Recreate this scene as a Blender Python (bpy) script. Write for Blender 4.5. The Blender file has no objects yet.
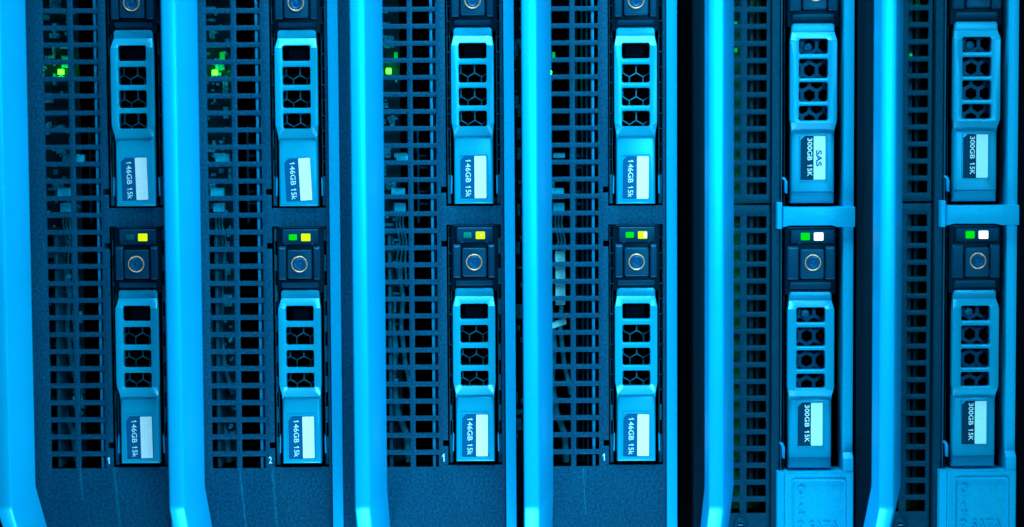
import bpy, bmesh, math, random
from mathutils import Vector, Matrix
random.seed(7)
sc = bpy.context.scene
COL = sc.collection
S = 0.00027            # metres per unit (one unit is about a quarter of a millimetre)
D = 2000.0             # camera distance in units
PITCH = math.radians(3.6)
ROLL = math.atan(0.0060)

# ------------------------------------------------------------------ camera
cb = Vector((0, -math.cos(PITCH), math.sin(PITCH)))
r0 = Vector((1, 0, 0)); u0 = cb.cross(r0)
cr = r0 * math.cos(ROLL) - u0 * math.sin(ROLL)
cu = u0 * math.cos(ROLL) + r0 * math.sin(ROLL)
CP = cb * D
cam = bpy.data.cameras.new('camera'); camo = bpy.data.objects.new('camera', cam); COL.objects.link(camo)
m = Matrix.Identity(4)
for i, v in enumerate((cr, cu, cb)):
    for k in range(3): m[k][i] = v[k]
for k in range(3): m[k][3] = CP[k] * S
camo.matrix_world = m
cam.sensor_width = 36; cam.lens = 36 * D / 1024; cam.clip_start = 0.01; cam.clip_end = 50
cam.dof.use_dof = True; cam.dof.focus_distance = D * S; cam.dof.aperture_fstop = 9
sc.camera = camo

def W(px, py, d):
    """measured photograph position -> world X, Z of a surface at depth d"""
    v = -cb * D + cr * (px - 512) - cu * (py - 263.5)
    t = (d - CP.y) / v.y
    p = CP + v * t
    return p.x, p.z

# ------------------------------------------------------------------ materials
def mat(name, col, rough=.45, metal=0., spec=.3, nscale=1800, namt=.12, bump=0., emit=None, estr=0., big=0., tint=True):
    M = bpy.data.materials.new(name); M.use_nodes = True
    nt = M.node_tree; b = nt.nodes['Principled BSDF']
    b.inputs['Base Color'].default_value = (*col, 1)
    b.inputs['Roughness'].default_value = rough
    b.inputs['Metallic'].default_value = metal
    b.inputs['Specular IOR Level'].default_value = spec
    if tint: b.inputs['Specular Tint'].default_value = (.02, .55, 1, 1)
    if emit:
        b.inputs['Emission Color'].default_value = (*emit, 1); b.inputs['Emission Strength'].default_value = estr
    if namt or bump or big:
        tc = nt.nodes.new('ShaderNodeTexCoord'); n = nt.nodes.new('ShaderNodeTexNoise')
        n.inputs['Scale'].default_value = nscale; n.inputs['Detail'].default_value = 3
        nt.links.new(tc.outputs['Object'], n.inputs['Vector'])
        mr = nt.nodes.new('ShaderNodeMapRange')
        mr.inputs['From Min'].default_value = .3; mr.inputs['From Max'].default_value = .7
        mr.inputs['To Min'].default_value = 1 - namt; mr.inputs['To Max'].default_value = 1 + namt
        nt.links.new(n.outputs['Fac'], mr.inputs['Value'])
        fac = mr.outputs['Result']
        if big:
            n2 = nt.nodes.new('ShaderNodeTexNoise'); n2.inputs['Scale'].default_value = 45; n2.inputs['Detail'].default_value = 6
            nt.links.new(tc.outputs['Object'], n2.inputs['Vector'])
            m2 = nt.nodes.new('ShaderNodeMapRange')
            m2.inputs['From Min'].default_value = .3; m2.inputs['From Max'].default_value = .7
            m2.inputs['To Min'].default_value = 1 - big; m2.inputs['To Max'].default_value = 1 + big
            nt.links.new(n2.outputs['Fac'], m2.inputs['Value'])
            mm = nt.nodes.new('ShaderNodeMath'); mm.operation = 'MULTIPLY'
            nt.links.new(fac, mm.inputs[0]); nt.links.new(m2.outputs['Result'], mm.inputs[1]); fac = mm.outputs[0]
        vm = nt.nodes.new('ShaderNodeVectorMath'); vm.operation = 'SCALE'
        vm.inputs[0].default_value = col
        nt.links.new(fac, vm.inputs['Scale']); nt.links.new(vm.outputs['Vector'], b.inputs['Base Color'])
        if bump:
            bp = nt.nodes.new('ShaderNodeBump'); bp.inputs['Strength'].default_value = bump; bp.inputs['Distance'].default_value = .0002
            nt.links.new(n.outputs['Fac'], bp.inputs['Height']); nt.links.new(bp.outputs['Normal'], b.inputs['Normal'])
    return M

HANDLE = mat('painted_handle', (.0, .52, .98), .41, .26, .9, 2500, .05, .04, big=.05)
STRIP = mat('painted_strip', (.0, .39, .72), .4, 0, .4, 2500, .1, .12)
LATCH = mat('latch_plastic', (.0, .32, .53), .31, 0, 1.0, 2500, .06, .05)
LATCHB = mat('latch_plastic_deep', (.0, .27, .46), .31, 0, 1.0, 2500, .06, .08)
CAGE = mat('cage_plastic', (.0, .36, .64), .4, 0, .7, 1800, .12, .2)
PANEL = mat('textured_panel', (.0, .048, .108), .5, 0, .45, 1500, .5, .45, big=.14)
PANELB = mat('dark_panel', (.0, .029, .060), .48, 0, .3, 1500, .3, .25, big=.14)
SIDE = mat('dark_flank', (.0, .008, .017), .5, 0, .3, 1500, .3, .25, big=.14)
CAP = mat('cap_plastic', (.0, .036, .082), .42, 0, .45, 1800, .12, .12)
CAPD = mat('cap_recess', (.0, .004, .012), .5, 0, .3, 1800, .1, 0)  # near black: shade of the gaps round the button put into the colour
CHASSIS = mat('chassis_steel', (.0, .010, .028), .6, 0, .2, 1800, .2, 0)
BODY = mat('drive_body', (.0, .012, .03), .5, 0, .2, 1800, .2, 0)
LINER = mat('bay_liner', (.0, .085, .16), .5, 0, .3, 1500, .3, .1)
NOTCH = mat('black_void', (.0, .003, .009), .8, 0, .1, namt=0)
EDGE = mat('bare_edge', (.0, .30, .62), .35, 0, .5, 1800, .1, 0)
MESH = mat('screen_wire', (.0, .13, .21), .3, 0, .9, 330, .98, 0)  # strong colour noise paints bright glints along the wires
MESHB = mat('screen_web', (.0, .045, .12), .45, 0, .4, 1500, .2, 0)
STREAK = mat('pale_streak', (.0, .085, .17), .5, 0, .4, 1300, .5, .4, big=.25)
TAB = mat('spring_tab', (.0, .12, .24), .4, 0, .5, 900, .5, 0)
LABEL = mat('label_blue', (.0, .090, .235), .5, 0, .3, 1800, .06, 0)
LABELN = mat('label_navy', (.0, .028, .07), .5, 0, .3, 1800, .06, 0)
WHITE = mat('label_white', (.50, .95, 1.0), .6, 0, .2, 1800, .05, 0, tint=False)
WHITEB = mat('label_white_aged', (.30, .90, .97), .6, 0, .2, 1800, .05, 0, tint=False)
INK = mat('pale_ink', (.30, .85, .95), .6, 0, .2, namt=0)
INKD = mat('navy_ink', (.0, .09, .28), .6, 0, .2, namt=0)
MARK = mat('pale_mark', (.20, .75, .90), .6, 0, .2, namt=0)
GOLD = mat('brass_ring', (.42, .36, .20), .4, .2, .4, 3500, .5, .1, tint=False)
DISH = mat('button_dish', (.0, .06, .16), .4, 0, .5, 1800, .1, 0)
BOARD = mat('circuit_board', (.0, .017, .026), .5, 0, .3, 900, .5, 0, big=.3)
CHIP = mat('chip_metal', (.0, .26, .44), .4, 0, .5, 1500, .8, 0)
CONN = mat('pale_connector', (.0, .62, 1.0), .4, 0, .5, 1500, .25, .1)
WIRE = mat('wire_sheath', (.0, .22, .36), .4, 0, .4, 1500, .2, 0)
RIBBON = mat('pale_ribbon', (.1, .85, .97), .5, 0, .3, 1500, .06, 0)
PCBG = mat('green_board', (.0, .10, .018), .5, 0, .3, 1000, .5, 0, big=.3)
G_ON = mat('green_lamp', (.0, .05, .0), .5, emit=(.0, .74, .0), estr=1.0, spec=.1, namt=0)
G_OFF = mat('dim_green_lamp', (.0, .20, .14), .4, 0, .4, 1500, .1)
G_DIM = mat('unlit_green_lamp', (.0, .085, .10), .4, 0, .4, 1500, .2)
Y_ON = mat('yellow_lamp', (.04, .05, .0), .5, emit=(.70, .98, .0), estr=1.0, spec=.1, namt=0)
W_ON = mat('white_lamp', (.5, .6, .5), .4, emit=(.85, 1.0, .85), estr=1.4, namt=0)
I_ON = mat('inner_green_lamp', (.0, .3, .05), .4, emit=(.012, 1.0, .004), estr=34, namt=0)
I_HOT = mat('inner_lamp_core', (.3, .5, .2), .4, emit=(.8, 1.0, .25), estr=14, namt=0)
I_LOW = mat('faint_green_lamp', (.0, .2, .03), .4, emit=(.0, .42, .03), estr=.9, namt=0)

# ------------------------------------------------------------------ mesh helpers (all in units)
def rrect(x0, x1, z0, z1, r=0, n=3):
    if r <= 0: return [(x0, z0), (x1, z0), (x1, z1), (x0, z1)]
    out = []
    for cx, cz, a0 in ((x1 - r, z0 + r, -90), (x1 - r, z1 - r, 0), (x0 + r, z1 - r, 90), (x0 + r, z0 + r, 180)):
        for k in range(n + 1):
            a = math.radians(a0 + 90 * k / n); out.append((cx + r * math.cos(a), cz + r * math.sin(a)))
    return out

def ccw(p):
    a = sum(p[i][0] * p[(i + 1) % len(p)][1] - p[(i + 1) % len(p)][0] * p[i][1] for i in range(len(p)))
    return list(p) if a > 0 else list(p)[::-1]

def inset(p, d):
    n = len(p); out = []
    for i in range(n):
        a = Vector(p[i - 1]); b = Vector(p[i]); c = Vector(p[(i + 1) % n])
        e1 = (b - a).normalized(); e2 = (c - b).normalized()
        n1 = Vector((-e1.y, e1.x)); n2 = Vector((-e2.y, e2.x))
        k = n1 + n2; k = k / max(k.length_squared / 2, .3)
        q = b + k * d; out.append((q.x, q.y))
    return out

def plate(bm, outer, holes=(), f=0., b=4., bev=0., seg=2, back=True):
    """a flat piece with holes, front at depth f, back at depth b, rounded front edges"""
    ff = []; bb = []
    for idx, lp in enumerate([outer] + list(holes)):
        lp = ccw(lp); sgn = 1 if idx == 0 else -1
        rings = []
        if bev > 0:
            for k in range(seg + 1):
                a = math.pi / 2 * k / seg
                q = inset(lp, sgn * bev * (1 - math.sin(a)))
                dd = f + bev * (1 - math.cos(a))
                rings.append([bm.verts.new((x, dd, z)) for x, z in q])
        else:
            rings.append([bm.verts.new((x, f, z)) for x, z in lp])
        rings.append([bm.verts.new((x, b, z)) for x, z in lp])
        n = len(lp)
        for r1, r2 in zip(rings, rings[1:]):
            for i in range(n):
                bm.faces.new((r1[i], r1[(i + 1) % n], r2[(i + 1) % n], r2[i]))
        ff += [bm.edges.get((rings[0][i], rings[0][(i + 1) % n])) for i in range(n)]
        bb += [bm.edges.get((rings[-1][i], rings[-1][(i + 1) % n])) for i in range(n)]
    bmesh.ops.triangle_fill(bm, use_beauty=True, use_dissolve=False, edges=ff, normal=(0, -1, 0))
    if back: bmesh.ops.triangle_fill(bm, use_beauty=True, use_dissolve=False, edges=bb, normal=(0, 1, 0))
    return bm

def bend(bm, cuts, fn):
    for z in cuts:
        bmesh.ops.bisect_plane(bm, geom=bm.verts[:] + bm.edges[:] + bm.faces[:], plane_co=(0, 0, z), plane_no=(0, 0, 1), dist=1e-5)
    for v in bm.verts: v.co.y += fn(v.co.x, v.co.z)

def lerp_table(t):
    t = sorted(t)
    def fn(x, z):
        if z <= t[0][0]: return t[0][1]
        for (a, p), (b, q) in zip(t, t[1:]):
            if z <= b: return p + (q - p) * (z - a) / (b - a)
        return t[-1][1]
    return fn

def box(bm, x0, x1, y0, y1, z0, z1, bev=0.):
    g = bmesh.ops.create_cube(bm, size=1)
    for v in g['verts']:
        v.co = Vector(((x0 + x1) / 2 + v.co.x * (x1 - x0), (y0 + y1) / 2 + v.co.y * (y1 - y0), (z0 + z1) / 2 + v.co.z * (z1 - z0)))
    if bev:
        es = list({e for v in g['verts'] for e in v.link_edges})
        bmesh.ops.bevel(bm, geom=es, offset=bev, segments=2, affect='EDGES', profile=.5)

def tube(bm, pts, r, n=8):
    rings = []
    for i, p in enumerate(pts):
        p = Vector(p); a = Vector(pts[max(i - 1, 0)]); b = Vector(pts[min(i + 1, len(pts) - 1)])
        t = (b - a).normalized(); s = t.cross(Vector((0, 1, .13))).normalized(); q = t.cross(s)
        rings.append([bm.verts.new(p + (s * math.cos(2 * math.pi * k / n) + q * math.sin(2 * math.pi * k / n)) * r) for k in range(n)])
    for a, b in zip(rings, rings[1:]):
        for k in range(n): bm.faces.new((a[k], a[(k + 1) % n], b[(k + 1) % n], b[k]))
    bm.faces.new(rings[0]); bm.faces.new(rings[-1][::-1])

def lathe(bm, cx, cz, prof, n=32, closed=False):
    """profile of (radius, depth) turned about the viewing axis"""
    rings = []
    for r, d in prof:
        rings.append([bm.verts.new((cx + r * math.cos(2 * math.pi * k / n), d, cz + r * math.sin(2 * math.pi * k / n))) for k in range(n)])
    pr = list(zip(rings, rings[1:])) + ([(rings[-1], rings[0])] if closed else [])
    for a, b in pr:
        for k in range(n): bm.faces.new((a[k], a[(k + 1) % n], b[(k + 1) % n], b[k]))
    if not closed:
        bm.faces.new(rings[0]); bm.faces.new(rings[-1][::-1])

def obj(name, bm, material, parent=None, off=(0, 0, 0), angle=32):
    bmesh.ops.recalc_face_normals(bm, faces=bm.faces[:])
    me = bpy.data.meshes.new(name)
    for v in bm.verts: v.co = (v.co - Vector(off)) * S
    bm.to_mesh(me); bm.free()
    for p in me.polygons: p.use_smooth = True
    me.set_sharp_from_angle(angle=math.radians(angle))
    for mm in (material if isinstance(material, (list, tuple)) else [material]): me.materials.append(mm)
    o = bpy.data.objects.new(name, me); COL.objects.link(o)
    if parent: o.parent = parent
    return o

def text(name, body, x0, x1, z0, z1, front, depth, material, parent, rot=0, bev=0., off=(0, 0, 0), bold=0.):
    cu_ = bpy.data.curves.new(name, 'FONT'); cu_.body = body; cu_.extrude = .05; cu_.offset = bold - bev; cu_.bevel_depth = bev; cu_.bevel_resolution = 1; cu_.resolution_u = 4
    t = bpy.data.objects.new(name, cu_); COL.objects.link(t)
    dg = bpy.context.evaluated_depsgraph_get()
    me = bpy.data.meshes.new_from_object(t.evaluated_get(dg))
    bpy.data.objects.remove(t)
    me.name = name
    R = Matrix.Rotation(math.radians(rot), 3, 'Z')
    P = [R @ v.co for v in me.vertices]
    ax, bx = min(p.x for p in P), max(p.x for p in P); ay, by = min(p.y for p in P), max(p.y for p in P)
    az, bz = min(p.z for p in P), max(p.z for p in P)
    for v, p in zip(me.vertices, P):
        v.co = (Vector((x0 + (p.x - ax) / (bx - ax) * (x1 - x0), front + depth * (1 - (p.z - az) / (bz - az)), z0 + (p.y - ay) / (by - ay) * (z1 - z0))) - Vector(off)) * S
    me.materials.clear(); me.materials.append(material)
    o = bpy.data.objects.new(name, me); COL.objects.link(o); o.parent = parent
    return o

ONE = [(.36, 0), (.70, 0), (.70, 1), (.46, 1), (.02, .74), (.02, .56), (.36, .72)]
ONEB = [(.0, 0), (1, 0), (1, .13), (.64, .13), (.64, 1), (.42, 1), (.06, .78), (.06, .63), (.38, .76), (.38, .13), (.0, .13)]
def run(name, segs, fit, front, depth, material, parent, rot=0, bev=0., off=(0, 0, 0), bold=0., one=ONE):
    """one mesh of lettering; each run is (string, start, end) along a line of unit length, fit = x0, x1, z0, z1"""
    x0, x1, z0, z1 = fit; bm = bmesh.new()
    for body, a, b in segs:
        if rot == -90: q = (x0, x1, z1 - (z1 - z0) * b, z1 - (z1 - z0) * a)
        else: q = (x0 + (x1 - x0) * a, x0 + (x1 - x0) * b, z0, z1)
        if body == '1':
            if rot == -90: p = [(q[0] + v * (q[1] - q[0]), q[3] - u * (q[3] - q[2])) for u, v in one]
            else: p = [(q[0] + u * (q[1] - q[0]), q[2] + v * (q[3] - q[2])) for u, v in one]
            plate(bm, p, (), front, front + depth, bev and .35, 2)
        else:
            o = text(name, body, *q, front, depth, material, parent, rot, bev, (0, 0, 0), bold)
            me = o.data; me.transform(Matrix.Scale(1 / S, 4)); bm.from_mesh(me)
            bpy.data.objects.remove(o); bpy.data.meshes.remove(me)
    return obj(name, bm, material, parent, off)

def empty(name, x, y, z, label, cat, group=None):
    o = bpy.data.objects.new(name, None); COL.objects.link(o)
    o.empty_display_size = .005
    o.location = (x * S, y * S, z * S); o['label'] = label; o['category'] = cat
    if group: o['group'] = group
    return o

def hexes(x0, x1, z0, z1, R, web, cx, cz):
    w = math.sqrt(3) * R; hs = []; r = R - web / math.sqrt(3)
    for j in range(-20, 20):
        for i in range(-8, 8):
            x = cx + w * (i + .5 * (j % 2)); z = cz + 1.5 * R * j
            p = [(x + r * math.sin(math.radians(60 * k)), z + r * math.cos(math.radians(60 * k))) for k in range(6)]
            if all(x0 + .5 < a < x1 - .5 and z0 + .5 < b < z1 - .5 for a, b in p): hs.append(p[::-1])
            else:      # clip the cell to the frame so the screen runs to its edge
                q = clip(p, x0 + .8, x1 - .8, z0 + .8, z1 - .8)
                if q and len(q) > 2 and abs(area(q)) > 6: hs.append(q)
    return hs
def area(p): return sum(p[i][0] * p[(i + 1) % len(p)][1] - p[(i + 1) % len(p)][0] * p[i][1] for i in range(len(p))) / 2
def clip(p, x0, x1, z0, z1):
    for ax, v, s in ((0, x0, 1), (0, x1, -1), (1, z0, 1), (1, z1, -1)):
        o = []
        for i in range(len(p)):
            a, b = p[i - 1], p[i]; ia = (a[ax] - v) * s >= 0; ib = (b[ax] - v) * s >= 0
            if ia != ib:
                t = (v - a[ax]) / (b[ax] - a[ax]); o.append((a[0] + (b[0] - a[0]) * t, a[1] + (b[1] - a[1]) * t))
            if ib: o.append(b)
        p = o
        if not p: return None
    q = [p[i] for i in range(len(p)) if (Vector(p[i]) - Vector(p[i - 1])).length > .05]
    return q

# ------------------------------------------------------------------ hot-swap drives
def make_drive(kind):
    A = kind == 'A'
    zb = 303.8 if A else 307.4
    Z = lambda py: zb - py
    if A:
        t = empty('hard_drive', 0, 0, 0, '', 'hard drive', 'drives with blue labels'); light, wmat, lab = LATCH, WHITE, LABEL
        xl, xr = -21., 21.3; nl, nr = -18.6, 19.6; wx0, wx1 = -13.5, 14.2
        y_led0, y_led1 = 227.5, 243.2; sh0, sh1 = 244.4, 277.6; bt0, bt1 = 247.9, 276.4
        sx0, sx1 = -20.4, 21.2; bx0, bx1 = -11.2, 13.0; lx0, lx1 = -16.8, 19.4
        rc = (.7, 261.9); sl0, sl1 = 280.6, 286.0
        L0, L1, L2, L3, L4, L5 = 288.4, 296.6, 306.0, 381.5, 393.2, 396.0
        wins = [(303.8, 318.9), (324.8, 342.6), (348., 365.3), (370.8, 385.8)]
        tb = 463.0; tf = -3.2
        leds = ((-9.8, -1.8, 232.4, 238.2), (2.4, 11.6, 231.7, 239.2))
        lb = (-12.6, 13.4, 415.2, 457.8); split = 1.4
        txt = [('1', 0, .07), ('46GB', .10, .61), ('1', .70, .77), ('5k', .80, 1)]; tx = (-7.4, -2.2, 419.0, 456.3)
        cap0 = 224.6
    else:
        t = empty('hard_drive', 0, 0, 0, '', 'hard drive', 'drives with navy labels'); light, wmat, lab = LATCHB, WHITEB, LABELN
        xl, xr = -23.2, 23.4; nl, nr = -20.8, 21.6; wx0, wx1 = -14.4, 14.4
        y_led0, y_led1 = 229.5, 244.2; sh0, sh1 = 246.2, 279.5; bt0, bt1 = 249.4, 278.6
        sx0, sx1 = -23.2, 24.2; bx0, bx1 = -10.4, 13.2; lx0, lx1 = -19.6, 24.0
        rc = (1.9, 262.5); sl0, sl1 = 282.4, 289.8
        L0, L1, L2, L3, L4, L5 = 292.2, 300.8, 309.0, 387.0, 396.0, 398.5
        wins = [(307.6, 322.3), (327.3, 346.2), (350.3, 369.3), (373.8, 388.0)]
        tb = 470.5; tf = -3.2
        leds = ((-9.6, -.8, 233.0, 240.4), (3.4, 12.8, 232.8, 240.8))
        lb = (-12.0, 13.0, 403.4, 447.2); split = 1.0
        txt = [('300GB', 0, .59), ('1', .69, .76), ('5K', .79, 1)]; tx = (-5.2, -.4, 405.6, 443.5)
        cap0 = 227.0
    # carrier: shell with the top lip, the housing round the button and the ledge under it
    bm = bmesh.new()
    plate(bm, rrect(nl - 4, nr + 4.6, Z(L0 + 3), Z(cap0), 2), (), 1.5, 40, .8)
    obj('carrier', bm, CAPD, t)
    bm = bmesh.new(); plate(bm, rrect(nl - 1, nr + .6, Z(cap0 + 2.0), Z(cap0 + .4), .6), (), .2, 3, .5); obj('top_lip', bm, CAP, t)
    bm = bmesh.new(); plate(bm, rrect(lx0, lx1, Z(y_led1), Z(y_led0), 1), (), -3.4, 3, 1.4, 3); lp = obj('light_panel', bm, CAP, t)
    for k, (a, b, c, d_) in enumerate(leds):
        bm = bmesh.new(); plate(bm, rrect(a, b, Z(d_), Z(c), .8), (), -4.3, -2, .5); obj('status_light', bm, G_ON if k == 0 else Y_ON, lp)
    for sa, sb in ((sx0, bx0 - 1.5), (bx1 + 1.5, sx1)):
        bm = bmesh.new(); plate(bm, rrect(sa, sb, Z(sh1), Z(sh0), 1), (), -6.2, 3, 1.5, 3)
        bend(bm, [Z(sh0 + 2.6)], lambda x, z: 2.2 * max(0, z - Z(sh0 + 2.6)) / 2.6)
        obj('button_shoulder', bm, CAP, t)
    bm = bmesh.new(); plate(bm, rrect(bx0, bx1, Z(bt1), Z(bt0), 2), (), -7.6, 3, 1.2, 3); bt = obj('release_button', bm, CAP, t)
    bm = bmesh.new()
    lathe(bm, rc[0], Z(rc[1]), [(7.0, -7.0), (7.0, -8.4), (7.5, -8.8), (8.1, -8.4), (8.2, -7.0)], 40, True); obj('button_ring', bm, GOLD, bt)
    bm = bmesh.new()
    lathe(bm, rc[0], Z(rc[1]), [(6.6, -7.3), (6.4, -8.5), (5.6, -8.7), (4.6, -8.0), (2.6, -7.75), (1.6, -8.3), (.3, -8.5)], 32); obj('button_dish', bm, DISH, bt)
    bm = bmesh.new(); plate(bm, rrect(nl + .6, nr - .4, Z(sl1), Z(sl0), 1), (), -1.2, 4, .8)
    bend(bm, [], lambda x, z: -1.0 * (z - Z(sl1)) / (sl1 - sl0)); obj('ledge', bm, CAP, t)
    # latch handle with four windows
    out = [(nl + 2.6, Z(L0)), (nr - 2.6, Z(L0)), (nr - .8, Z(L0 + .8)), (nr, Z(L0 + 2.8)), (nr + .1, Z(L1)), (xr, Z(L2 + 1)), (xr, Z(L3)), (nr + .4, Z(L4)), (nr + .2, Z(L5 + 2)),
           (nl - .2, Z(L5 + 2)), (nl - .4, Z(L4)), (xl, Z(L3)), (xl, Z(L2 + 1)), (nl - .1, Z(L1)), (nl, Z(L0 + 2.8)), (nl + .8, Z(L0 + .8))]
    bm = bmesh.new()
    plate(bm, out, [rrect(wx0, wx1, Z(b + .2), Z(a - .2), 2.0) for a, b in wins], 0, 7, .7, 2)
    tab = [(Z(L0), -2.3), (Z(L1), -1.5), (Z(L2), -8.4), (Z(L3 + 3.5), -8.4), (Z(L4 + 1), -2.4), (Z(L5 + 3), -2.0)]
    bend(bm, [z for z, _ in tab] + [Z(L2 + 1.2)], lerp_table(tab))
    obj('latch_handle', bm, light, t)
    # lower front of the drive with its label
    bm = bmesh.new()
    zt = Z(L4 + 2.6)
    o2 = [(nl - .3, Z(tb)), (nr + .3, Z(tb)), (nr + .1, zt), (nl - .1, zt)]
    plate(bm, o2, (), tf, 40, 3.0, 3)
    if not A:
        bend(bm, [Z(458.6), Z(460.2)], lambda x, z: (1.6 if z < Z(460) else 0))
    fr = obj('drive_front', bm, light, t)
    a, b, c, d_ = lb; ch = 4.2
    le = bpy.data.objects.new('label', None)
    bm = bmesh.new(); plate(bm, [(a, Z(d_)), (b, Z(d_)), (b, Z(c) - .6), (b - .6, Z(c)), (a + ch, Z(c)), (a, Z(c) - ch)], (), tf - .35, tf + .5, .1, 1)
    lab_o = obj('label', bm, lab, t)
    bm = bmesh.new(); plate(bm, rrect(split, b - .3, Z(d_ - .3), Z(c + .3), .5), (), tf - .6, tf, .1, 1); obj('blank_strip', bm, wmat, lab_o)
    run('lettering', txt, (tx[0], tx[1], Z(tx[3]), Z(tx[2])), tf - .6, .3, INK, lab_o, -90, bold=.014 if not A else .010)
    # raised rim of the label pocket
    bm = bmesh.new(); plate(bm, rrect(a - 1.6, b + 1.8, Z(d_ + 1.0), Z(c - 1.8), 2), [rrect(a - .5, b + .7, Z(d_ + .3), Z(c - .6), 1.4)], tf - .75, tf + .6, .5, 2); obj('label_rim', bm, light, t)
    # wire screen behind the windows
    bm = bmesh.new()
    x0, x1, z0, z1 = wx0 - 3, wx1 + 3, Z(wins[3][1] + 3), Z(wins[0][1] + 3.5 if A else wins[0][0] - 2)
    if A: hs = hexes(x0, x1, z0, z1, 7.9, 1.15, 1.9 + 6.84, Z(328.6))
    else: hs = hexes(x0, x1, z0, z1, 8.3, 3.6, -1.0, Z(338))
    plate(bm, rrect(x0 - .6, x1 + .6, z0 - .6, z1 + .6), hs, 13, 14.6, 0)
    obj('wire_screen', bm, MESH if A else MESHB, t)
    if not A:
        bm = bmesh.new(); lathe(bm, -3.2, Z(315), [(4.6, 13.4), (4.4, 9.6), (3.6, 8.4), (1.4, 7.8), (.3, 7.7)], 24); obj('spring_tab', bm, TAB, t)
    else:
        bm = bmesh.new(); box(bm, -9, 10, 13, 30, Z(321), Z(305), .8); obj('latch_hinge', bm, NOTCH, t)
    bm = bmesh.new()
    plate(bm, rrect(nl - .8, nr + .8, Z(tb - 2), Z(L0 + 6)), [rrect(nl + 1.2, nr - 1.2, Z(L5 + 6), Z(L0 + 8))], 8, 150, 0)
    obj('drive_body', bm, BODY, t)
    # spring clips at the foot of the drive
    if A:
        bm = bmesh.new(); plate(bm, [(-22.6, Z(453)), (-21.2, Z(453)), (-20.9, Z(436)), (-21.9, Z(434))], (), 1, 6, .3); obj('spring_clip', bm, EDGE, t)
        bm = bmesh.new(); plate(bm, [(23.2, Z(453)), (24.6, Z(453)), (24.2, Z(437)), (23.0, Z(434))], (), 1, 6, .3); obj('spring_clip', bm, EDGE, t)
    else:
        bm = bmesh.new(); plate(bm, [(-27, Z(460)), (-24.4, Z(461)), (-24.2, Z(449)), (-26.4, Z(445)), (-29.6, Z(444)), (-29.4, Z(446.2)), (-27.4, Z(448))], (), 1, 7, .5); obj('spring_clip', bm, EDGE, t)
    return t

def copy_tree(o, parent=None):
    c = o.copy(); COL.objects.link(c)
    if parent: c.parent = parent
    for ch in o.children: copy_tree(ch, c)
    return c
def find(root, name):
    out = []
    for ch in root.children:
        if ch.name.split('.')[0] == name: out.append(ch)
        out += find(ch, name)
    return out
def paint(o, m_):
    o.material_slots[0].link = 'OBJECT'; o.material_slots[0].material = m_

protoA = make_drive('A'); protoB = make_drive('B')
XL = [136.8, 299.6, 474.0, 636.0, 810.7, 975.3]      # lower drives, measured centre
XU = [132.2, 296.2, 472.4, 635.5, 813.4, 976.6]
YL = [306.0, 306.0, 303.9, 303.6, 307.4, 305.6]
YU = [45.5, 45.5, 43.0, 43.0, 38.6, 36.8]
LAB_L = ['lower 146GB drive, only its yellow light lit, in the leftmost server',
         'lower 146GB drive with green and yellow lights beside the white number 2 mark',
         'lower 146GB drive with a dim teal light beside a yellow one, third server',
         'lower 146GB drive with green and yellow lights beside a pale ribbon cable',
         'lower 300GB drive with green and white lights, fifth server, above the moulded block',
         'lower 300GB drive with green and white lights in the rightmost server']
LAB_U = ['upper 146GB drive of the leftmost server, its label slightly tilted',
         'upper 146GB drive of the second server, its label tilted without a raised rim',
         'upper 146GB drive of the third server, straight label, above the dim teal light',
         'upper 146GB drive of the fourth server, bright painted glints in its wire screen',
         'upper 300GB drive with the letters SAS on its pale label strip',
         'upper 300GB drive in the rightmost server, its pale label strip blank']
used = set(); SX = []; drives = {}
for i in range(6):
    xl = W(XL[i], 335, -7)[0]; xu = W(XU[i], 85, -7)[0]
    SX.append((xl + xu) / 2)
    for up in (0, 1):
        p = protoA if i < 4 else protoB
        if p.name not in used: o = p; used.add(p.name)
        else: o = copy_tree(p)
        x, z = (xu, W(XU[i], YU[i], -7)[1]) if up else (xl, W(XL[i], YL[i], -7)[1])
        o.location = (x * S, 0, z * S)
        o['label'] = (LAB_U if up else LAB_L)[i]
        drives[i, up] = o
sl = lambda i, up: find(drives[i, up], 'status_light')
for i in (0, 1, 2, 3, 4, 5):
    for up in (0, 1):
        g, y = sl(i, up)
        if i == 0 and not up: paint(g, G_DIM)
        if i == 2 and not up: paint(g, G_OFF)
        if i > 3: paint(y, W_ON)
def tilt(i, up, deg, dx=0., dz=0.):
    lo = find(drives[i, up], 'label')[0]
    px = 0.4 * S; pz = (303.8 - 436.5) * S
    R = Matrix.Rotation(math.radians(deg), 4, 'Y')
    lo.matrix_basis = Matrix.Translation((px + dx * S, 0, pz + dz * S)) @ R @ Matrix.Translation((-px, 0, -pz))
tilt(0, 1, -1.6, -.3, .6); tilt(1, 1, -2.6, .2, 0); tilt(0, 0, -.8); tilt(1, 0, -.4); tilt(2, 0, .5); tilt(3, 1, .6, 0, -.4); tilt(3, 0, .4)
ro = find(drives[1, 1], 'label_rim')[0]; bpy.data.objects.remove(ro)
ro = find(drives[0, 1], 'label_rim')[0]; bpy.data.objects.remove(ro)
lo = find(drives[4, 1], 'label')[0]
text('lettering', 'SAS', 3.2, 9.0, 307.4 - 433.6, 307.4 - 417.8, -4.1, .4, INKD, lo, -90, bold=.02)

for i, (a, b, c, d_) in ((3, (8.2, 11.2, 233.0, 237.6)), (2, (7.4, 8.2, 234.6, 236.0))):
    y = sl(i, 0)[1]; bm = bmesh.new(); plate(bm, rrect(a, b, 303.8 - d_, 303.8 - c, .5), (), -4.6, -4, .2)
    y.parent.name; obj('lamp_core', bm, W_ON, y.parent)
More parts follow.
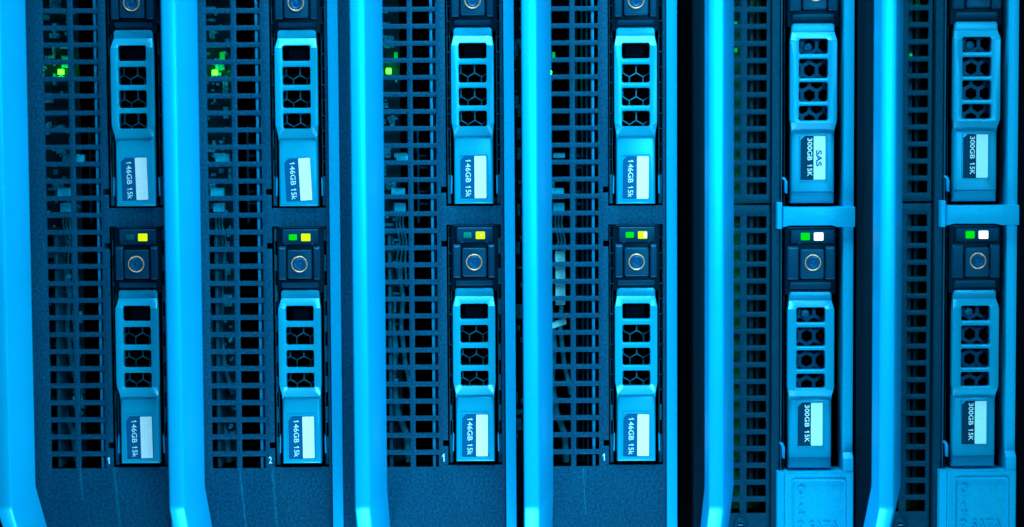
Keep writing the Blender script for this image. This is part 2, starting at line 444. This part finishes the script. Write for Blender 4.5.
# ------------------------------------------------------------------ servers
FL = [-9.0, 165.0, 352.3, 523.0, 708.8, 880.3]       # front left edge of each handle at mid height
SL = ['leftmost server, a green lamp behind its vent grille, thick handle cut by the photo edge',
      'second server from the left, its panel marked with a white 2 beside the lower drive',
      'third server from the left, small green lamp at its vent grille edge, no ribbon cable',
      'fourth server from the left, a pale flat ribbon cable showing through its vent grille',
      'fifth server with a moulded SATA block and bracket, next to the ribbon cable server',
      'rightmost server with a moulded SATA block, only one grille column showing']

def handle(i, root, off):
    x0 = W(FL[i], 263.5, -122)[0]; w1 = 14.; w2 = 28.5 if i < 4 else 28.0
    sec = [(x0, -83), (x0, -120.4), (x0 + .5, -121.5), (x0 + 1.6, -122), (x0 + w1 - 1.4, -122), (x0 + w1, -121.4), (x0 + w1 + .9, -120), (x0 + w2 - .4, -84.2), (x0 + w2 - .6, -83.2), (x0 + w2 - 1.6, -83)]
    zf = W(FL[i], 509, -122)[1]; zk = zf + 39 * math.tan(math.radians(21))
    # path: straight, then bending back towards the panel at both ends
    an = math.radians(42); bm = bmesh.new()
    ztop = W(FL[i], -70, -122)[1]
    def ring(z, fn): return [bm.verts.new(fn(x, y, z)) for x, y in sec]
    tn = math.tan(an / 2)
    rings = []
    L = 110.
    top = lambda x, y, z: (x, y, z - (y + 122) * tn)      # mitre at the upper bend
    bot = lambda x, y, z: (x, y, z + (y + 122) * tn)
    def shift(f, k, sgn): return lambda x, y, z: tuple(Vector(f(x, y, z)) + Vector((0, math.sin(an), sgn * math.cos(an))) * k)
    rings = [ring(ztop, shift(top, L, 1)), ring(ztop, top), ring(zf, bot), ring(zf, shift(bot, L, -1))]
    n = len(sec)
    for a, b in zip(rings, rings[1:]):
        for k in range(n): bm.faces.new((a[k], a[(k + 1) % n], b[(k + 1) % n], b[k]))
    bm.faces.new(rings[0]); bm.faces.new(rings[-1][::-1])
    es = [e for e in bm.edges if e.verts[0] in rings[2] and e.verts[1] in rings[2] or e.verts[0] in rings[1] and e.verts[1] in rings[1]]
    bmesh.ops.bevel(bm, geom=es, offset=4, segments=3, affect='EDGES', profile=.5)
    return obj('handle', bm, HANDLE, root, off, 50)

def bay_liner(root, off, xa, xb, zt, zb_, side):
    """slotted guide beside a drive: one rail with raised tabs"""
    zs = []; z = zt - 14
    bm = bmesh.new()
    holes = []
    while z - 15 > zb_ + 22:
        holes.append(rrect(xa + .9, xb - .5, z - 15, z, .4)); z -= 30.6
    plate(bm, rrect(xa, xb, zb_ + 2, zt - 2), holes, 5, 14, .5, 1)
    return obj('drive_guide', bm, LINER, root, off)

for i in range(6):
    A = i < 4
    X = SX[i]; zf = lambda py, d=0: W(XL[i], py, d)[1]
    zbase = zf(640)
    root = empty('server', X, 0, zbase, SL[i], 'server', 'servers standing side by side')
    off = (X, 0, zbase)
    handle(i, root, off)
    if A:
        # ---- perforated panel
        left = {0: -116, 1: -113, 2: -132.5, 3: -113}[i]
        g1 = W([103.0, 263.7, 437.6, 598.7][i], 310, 0)[0] - X; g0 = W([78.2, 240.0, 414.6, 575.8][i], 310, 0)[0] - X
        cols = [(g0, g1), (g0 - 5.4 - 24.4, g0 - 5.4)]
        y0 = [456.2, 456.2, 454.6, 454.0][i]; dy = [12.0, 11.8, 12, 12][i]
        holes = []
        for k in range(33):
            a = y0 - 17.05 * k
            for c0, c1 in cols: holes.append(rrect(X + c0, X + c1, zf(a + dy + .2), zf(a - .2), .7, 2))
        yo = YL[i] - 303.8
        nz = {}
        def bay(p0, p1, nots):
            z0, z1 = zf(p1), zf(p0); xa, xb = X - 27, X + 27.4
            pts = [(xa, z0), (xb, z0), (xb, z1), (xa, z1)]
            for n_ in sorted(nots, reverse=False):
                pts += [(xa, zf(n_ - 3)), (xa - 5.2, zf(n_ - 3)), (xa - 5.2, zf(n_ + 3)), (xa, zf(n_ + 3))]
            return pts
        holes.append(bay(224.4 + yo, 465.2 + yo, [243.6 + yo, 443 + yo]))
        holes.append(bay(-40 + yo, 205.8 + yo, [-18 + yo, 189.5 + yo]))
        bm = bmesh.new()
        plate(bm, rrect(X + left, X + 30.2, zbase, zf(-125), 1), holes, 0, 3.4, .45, 2)
        obj('front_panel', bm, PANEL, root, off)
        for up in (0, 1):
            p0, p1 = ((-40, 205.8) if up else (224.4, 465.2))
            bay_liner(root, off, X - 25.6, X - 22.2, zf(p0 + yo), zf(p1 + yo), 0)
            bay_liner(root, off, X + 23.6, X + 27.4, zf(p0 + yo), zf(p1 + yo), 1)
        # ---- mounting strip
        bm = bmesh.new(); plate(bm, rrect(X + 31.0, X + 41.4, zbase, zf(-125), 1), (), -5, 30, 1.0, 2); obj('mounting_strip', bm, STRIP, root, off)
        # ---- chassis
        bm = bmesh.new(); plate(bm, rrect(X + left + .5, X + 42, zbase + 1, zf(-124)), [rrect(X + left + 2, X + 40, zbase + 3, zf(-122))], 3.6 if False else 4, 330, 0)
        box(bm, X + left + 1, X + 41, 328, 334, zbase + 2, zf(-123)); obj('chassis', bm, CHASSIS, root, off)
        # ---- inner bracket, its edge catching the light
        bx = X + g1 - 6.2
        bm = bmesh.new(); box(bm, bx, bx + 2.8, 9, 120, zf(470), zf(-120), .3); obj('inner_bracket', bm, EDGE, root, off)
        if i == 3:
            for q, dd in ((-4.6, 30), (-8.6, 52), (-13.5, 80)):
                bm = bmesh.new(); box(bm, bx + q, bx + q + 1.9, dd, 130, zf(470), zf(-120), .3); obj('inner_plate', bm, LINER, root, off)
        # ---- circuit board with small components
        rb = random.Random(31 + i)
        br = X + g0 - [7, 12, 16, 22][i]
        bm = bmesh.new()
        box(bm, br - 62, br, 60, 62, zf(470), zf(-120))
        nb = len(bm.faces)
        for k in range(230):
            x = br - rb.uniform(3, 60); z = rb.uniform(zf(462), zf(-110)); w = rb.choice((1, 1.5, 2.5, 5)); h = rb.choice((1, 1.5, 2.5, 6))
            box(bm, max(x - w, br - 61), min(x + w, br - .5), 57 - rb.uniform(0, 3), 60.5, z - h, z + h)
        bm.faces.ensure_lookup_table()
        for f in bm.faces[nb:]: f.material_index = 1
        obj('circuit_board', bm, [BOARD, CHIP], root, off)
        fx = X + g0 - 5.4 - 24.4 + 2.2
        bm = bmesh.new(); box(bm, fx, fx + 3.2, 20, 60, zf(470), zf(232), .4); obj('inner_flange', bm, LINER, root, off)
        for k in range(9):
            px = rb.uniform(br - 16, br - 2); pz = rb.uniform(zf(460), zf(20))
            bm = bmesh.new(); lathe(bm, px, pz, [(2.2, 60.5), (2.2, 50), (1.8, 49.2), (.4, 49)], 14); obj('capacitor', bm, CONN if k % 3 == 0 else CHIP, root, off)
        for a, b, w_ in ([((80, 468), (83, 503), .9), ((114, 468), (120, 527), 1.5)], [((239.6, 468), (246, 527), .9), ((272.6, 468), (277, 527), 1.5)], [], [((583, 468), (586, 515), .7)])[i]:
            (xa, za), (xb, zb2) = W(*a, 0), W(*b, 0)
            bm = bmesh.new(); plate(bm, [(xa - w_, za), (xb - w_, zb2), (xb + w_, zb2), (xa + w_, za)], (), -.1, .3); obj('panel_streak', bm, STREAK, root, off)  # narrow pale raised strips down the lower panel
        # slot ridges far inside
        bm = bmesh.new()
        xs = X + g0 + 3
        box(bm, xs - 2, xs, 60, 66, zf(225), zf(125))
        for k in range(6): box(bm, xs - 1, xs + 9, 61, 65, zf(143 + 12.4 * k + 1.5), zf(143 + 12.4 * k - .8))
        obj('slot_connector', bm, LINER, root, off)
        # ---- pale connectors and wires
        def conn(name, a, b, c, d_, dep, m_=CONN, tk=10):
            x0, z1 = W(a, c, dep); x1, z0 = W(b, d_, dep)
            bm = bmesh.new(); box(bm, x0, x1, dep, dep + tk, z0, z1, .8); return obj(name, bm, m_, root, off)
        dx = [0, 153, 334, 493][i]
        conn('connector', 57 + dx, 71 + dx, 188, 199, 44); conn('connector', 52 + dx, 62 + dx, 182, 190, 47, CHIP); conn('connector', 60 + dx, 71.5 + dx, 203, 212, 46)
        if i < 3: conn('connector', 62 + dx, 76 + dx, 154, 163, 44, CONN if i else CHIP); 
        if i == 0: conn('connector', 76, 84, 154.5, 163, 40)
        else: conn('connector', 60 + dx, 72 + dx, 153, 158, 47)
        for k in range(3):
            bm = bmesh.new(); xa = W(63 + dx + 3.2 * k, 212, 50)[0]
            tube(bm, [(xa, 52, zf(211)), (xa - 1, 53, zf(226)), (xa + 2.5, 55, zf(243)), (xa - 1 + k, 54, zf(262)), (xa + k, 57, zf(290))], 1.1)
            obj('wire', bm, WIRE, root, off)
        # rolled cable lower down
        bm = bmesh.new(); xa = W(57 + dx, 300, 52)[0]
        tube(bm, [(xa - 3, 55, zf(296)), (xa, 50, zf(320)), (xa + 4, 48, zf(350)), (xa + 1, 50, zf(385)), (xa + 6, 50, zf(420)), (xa + 14, 52, zf(440)), (xa + 16, 58, zf(470))], 3.4, 10); obj('cable', bm, WIRE, root, off)
        bm = bmesh.new(); xa = W(66 + dx, 300, 48)[0]
        tube(bm, [(xa - 2, 54, zf(268)), (xa + 3, 50, zf(300)), (xa + 1, 46, zf(330)), (xa + 5, 47, zf(370)), (xa + 12, 50, zf(400))], 2.4, 10); obj('cable', bm, WIRE, root, off)
        # ---- indicator lamps behind the grille
        lx, ly = [(60.5, 72), (214.5, 72.5), (388.6, 71), (549, 73)][i]
        x, z = W(lx, ly, 44)
        bm = bmesh.new(); box(bm, x - 2.6, x + 2.6, 44, 49, z - 2.6, z + 2.6, .8); io = obj('indicator_light', bm, I_ON, root, off)
        bm = bmesh.new(); box(bm, x - 1.0, x + 1.2, 43, 46, z - 1.4, z + 1.4, .4); obj('lamp_core', bm, I_HOT, io)
        conn('lamp_seat', lx - 7, lx + 4, ly + 4.5, ly + 7.5, 46, CHIP)
        gx, gy, gx2, gy2 = [(66, 59, 68.5, 62), (219.5, 52, 224.5, 61), (394, 52, 397.5, 60), (552, 52, 555.2, 59)][i]
        conn('faint_light', gx, gx2, gy, gy2, 47, I_LOW, 4)
        if i == 3:
            def flat(pts, w, dep, name):
                bm = bmesh.new(); a = []
                for (px, py) in pts:
                    x, z = W(px, py, dep); a.append((x, z))
                for k in range(len(a)): pass
                o_ = [(x - w, z) for x, z in a] + [(x + w, z) for x, z in a[::-1]]
                plate(bm, o_, (), dep, dep + 1.5, .3, 1); return obj(name, bm, RIBBON, root, off)
            flat([(560, 251), (560.4, 275), (560.4, 305)], 5.0, 34, 'ribbon_cable')
            x0, z0 = W(546, 327, 34); x1, z1 = W(566.5, 321, 34)
            bm = bmesh.new(); plate(bm, [(x0, z0 - 4), (x1, z1 - 3), (x1 - .8, z1 + 3.6), (x0, z0 + 2.6)], (), 32, 36, .6, 1); obj('ribbon_end', bm, RIBBON, root, off)
        # ---- painted bay number
        mk = [(107.2, 111.0, 457.2, 464.0), (268.8, 272.0, 456.6, 463.4), (442, 445.8, 453.6, 461.6), (602.4, 606, 453.4, 460.6)][i]
        x0, z1 = W(mk[0], mk[2], 0); x1, z0 = W(mk[1], mk[3], 0)
        run('bay_number', [('2' if i == 1 else '1', 0, 1)], (x0, x1, z0, z1), -.12, .2, MARK, root, 0, off=off, bold=.02)
    else:
        # ---- darker model: perforated panel in two lengths
        q0, q1 = [(747.0, 766.2), (907.2, 926.6)][i - 4]
        gx0 = W(q0, 310, 14)[0]; gx1 = W(q1, 310, 14)[0]
        c1 = (gx0, gx1); c0 = (gx0 - 7.2 - 22, gx0 - 7.2)
        yo = YL[i] - 307.4
        def rows(a, n, step=17.0): return [a + step * k for k in range(n)]
        XLc = XL[i]
        zz = lambda py: W(XLc, py, 14)[1]
        for (pt, pb, rws) in ((-125, 202.6, [182.2 - 17.05 * k for k in range(18)]), (204.8, 640, [215.9 + 16.78 * k for k in range(18)])):
            hs = []
            for a in rws:
                for c in (c0, c1): hs.append(rrect(c[0], c[1], zz(a + yo + 11.8), zz(a + yo), .6, 2))
            bm = bmesh.new(); plate(bm, rrect(X - 116, gx1 + 4.2, zz(pb + yo), zz(pt + yo), 1.5), hs, 14, 17, .5, 2); obj('front_panel', bm, PANELB, root, off)
        # raised left margin in front of the handle foot
        bm = bmesh.new(); plate(bm, rrect(X - 117.5, X - 100, zbase, zf(-125), 1), (), -1, 14.5, 1, 2); obj('panel_margin', bm, SIDE, root, off)
        # ---- dark rails between grille and drives
        for (a, b, f_, mt) in ((-38.2, -30.6, 6, PANELB), (-29.6, -28.6, 3, LINER), (-26.2, -24.8, 9, CAPD)):  # the thin paler strip stands in for a lit rail edge
            bm = bmesh.new(); plate(bm, rrect(X + a, X + b, zbase, zf(-125), .3), (), f_, 40, .3, 1); obj('guide_rail', bm, mt, root, off)
        # small lit tabs at the grille edge
        bm = bmesh.new(); z = zf(-60)
        plate(bm, rrect(gx1 + 4.8, gx1 + 6.6, zf(505), zf(-120)), [rrect(gx1 + 5.2, gx1 + 6.2, zf(-100 + 17 * k + 10), zf(-100 + 17 * k), .1, 1) for k in range(34)], 17.6, 24, .2, 1); obj('edge_comb', bm, LINER, root, off)
        # ---- bright cage: strip, bracket, moulded block
        bm = bmesh.new(); plate(bm, rrect(X + 31.8, X + 42.0, zf(476 + yo), zf(-125), .8), (), -4, 30, .9, 2)
        bend(bm, [zf(452 + yo), zf(457.5 + yo)], lerp_table([(zf(457.5 + yo), -5.2), (zf(452 + yo), 0)])); cage = obj('drive_cage', bm, CAGE, root, off)
        bm = bmesh.new(); ya, yb = zf(226.2 + yo), zf(206.8 + yo)
        plate(bm, [(X - 29, ya - .4), (X - 22, ya + 1.2), (X + 20, ya + 1.2), (X + 25, ya - .4), (X + 42.6, ya - .4), (X + 42.6, yb), (X - 29, yb)], (), -10, 20, 1.2, 2); obj('cross_bracket', bm, CAGE, root, off)
        bm = bmesh.new(); plate(bm, rrect(X - 34.4, X - 29.2, zf(228.6 + yo), zf(202 + yo), 1), (), -2, 18, .8)
        bend(bm, [zf(206 + yo), zf(224.6 + yo)], lambda x, z: 3.5 if zf(224 + yo) < z < zf(206.6 + yo) else -2.5); obj('bracket_end', bm, CAGE, root, off)
        zb0 = zf(470.6 + yo); bxL, bxR = X - 27.0, X + 42.2
        bm = bmesh.new()
        rim = rrect(X - 19.2, X + 33.6, zf(640 - 6), zf(478.4 + yo), 3)
        plate(bm, rrect(bxL, bxR, zbase, zb0, 1), [rim], -10, 26, 1.3, 2); blk = obj('moulded_block', bm, CAGE, root, off)
        bm = bmesh.new(); plate(bm, [(X - 33.6, zbase), (bxL - .2, zbase), (bxL - .2, zb0 - .6), (X - 33.6, zb0 - .6)], (), -3, 26, .6)
        bend(bm, [], lambda x, z: -5.5 * (x - (X - 33.6)) / 6.6); obj('block_flank', bm, CAGE, root, off)
        bm = bmesh.new(); plate(bm, rrect(X - 19.6, X + 34, zbase + 2, zf(478 + yo)), (), -8.9, 20, 0); obj('block_inset', bm, CAGE, blk)
        bm = bmesh.new(); plate(bm, rrect(X - 20.4, X + 34.8, zbase + 3, zf(477.2 + yo), 3.4), [rrect(X - 18.6, X + 33.0, zbase + 5, zf(479 + yo), 2.6)], -10.9, -8, .8, 2); bead = obj('rim_bead', bm, CAGE, root, off)  # bead added so the rim shows a highlight line
        # offset of the inset mesh equals the server offset
        bpy.context.view_layer.update(); bi = [c for c in blk.children][0]
        bi.data.transform(Matrix.Translation(Vector(off) * -S))
        for (s_, a, b, c, d_) in (('0', -14.3, -6.8, 484.4, 494.4), ('1', -13.0, -7.0, 503.0, 513.0), ('2', -14.3, -6.8, 520.4, 530.6), ('SATA', -2.4, 27.4, 520.2, 530.4)):
            run('lettering', [(s_, 0, 1)], (X + a, X + b, zf(d_ + yo), zf(c + yo)), -9.75, 1.6, CAGE, blk, 0, off=off, bev=.0, bold=.012, one=ONEB)
        # ---- screw
        sx, sz = W([740.5, 900.3][i - 4], 525, 12)
        bm = bmesh.new(); lathe(bm, sx, sz, [(7.4, 14.5), (7.2, 11.6), (6.2, 10.6), (4.0, 10.2), (3.4, 12.0), (1.2, 12.6)], 28); scw = obj('screw', bm, PANELB, root, off)
        bm = bmesh.new(); box(bm, sx - 2.8, sx + 2.8, 11.4, 12.9, sz - .6, sz + .6, .2); obj('screw_slot', bm, EDGE, scw); bpy.context.view_layer.update()
        scw.children[0].data.transform(Matrix.Translation(Vector(off) * -S))
        # ---- chassis, inner board
        bm = bmesh.new(); plate(bm, rrect(X - 117, X + 42.4, zbase + 1, zf(-124)), [rrect(X - 115.6, X + 40.4, zbase + 3, zf(-122))], 18, 330, 0)
        box(bm, X - 116.4, X + 41.6, 328, 334, zbase + 2, zf(-123)); obj('chassis', bm, CHASSIS, root, off)
        rb = random.Random(77 + i)
        bm = bmesh.new(); box(bm, X - 112, X - 42, 66, 68, zf(520), zf(-120)); nb = len(bm.faces)
        for k in range(120):
            x = rb.uniform(X - 106, X - 50); z = rb.uniform(zf(510), zf(-110)); w = rb.choice((1, 2, 3)); h = rb.choice((1, 2, 5))
            box(bm, x - w, x + w, 62, 66.5, z - h, z + h)
        bm.faces.ensure_lookup_table()
        for f in bm.faces[nb:]: f.material_index = 1
        obj('circuit_board', bm, [PCBG, BOARD], root, off)
        for (lx, ly, w_) in (((735.5, 24, 1.6), (736, 50, 1.4), (756, -14, 2)), ((911, 56, 1.6), (918, -8, 2)))[i - 4]:
            x, z = W(lx, ly, 44); bm = bmesh.new(); box(bm, x - w_, x + w_, 44, 48, z - w_ * 1.6, z + w_ * 1.6, .5); obj('indicator_light', bm, I_LOW if ly > 0 else I_ON, root, off)  # strong ones above view are unseen, added to tint the board green
        for k, (a, b) in enumerate(((6, 10), (13, 16))):
            bm = bmesh.new(); box(bm, gx0 + a, gx0 + b, 46, 62, zf(505), zf(-120), .4); obj('inner_plate', bm, PANELB, root, off)

# ------------------------------------------------------------------ backdrop far behind the servers
bm = bmesh.new(); box(bm, -3000, 3000, 700, 720, -2500, 2500)
bd = obj('backdrop', bm, NOTCH); bd['kind'] = 'structure'; bd['label'] = 'dark space behind the servers'

# ------------------------------------------------------------------ light
w = bpy.data.worlds.new('World'); sc.world = w; w.use_nodes = True
w.node_tree.nodes['Background'].inputs['Color'].default_value = (.03, .13, .22, 1)
w.node_tree.nodes['Background'].inputs['Strength'].default_value = .8
def area(name, loc, target, sx, sy, power, col):
    l = bpy.data.lights.new(name, 'AREA'); l.shape = 'RECTANGLE'; l.size = sx; l.size_y = sy; l.energy = power; l.color = col
    o = bpy.data.objects.new(name, l); COL.objects.link(o); o.location = loc
    o.rotation_euler = (Vector(target) - Vector(loc)).to_track_quat('-Z', 'Y').to_euler()
    return o
    return o
LC = (.62, .84, 1.0)
k = area('key_light', (.17, -.58, .12), (.0, 0, .0), .20, .10, .145, LC); k.data.spread = math.radians(38)
k = area('upper_light', (.006, -.088, .30), (.0, 0, .0), .18, .07, .56, LC); k.data.spread = math.radians(88)
k = area('lower_light', (.006, -.088, -.30), (.0, 0, -.0), .18, .07, .46, LC); k.data.spread = math.radians(88)

sc.render.engine = 'CYCLES'
sc.view_settings.view_transform = 'Standard'; sc.view_settings.look = 'None'
sc.view_settings.exposure = .08; sc.view_settings.gamma = 1
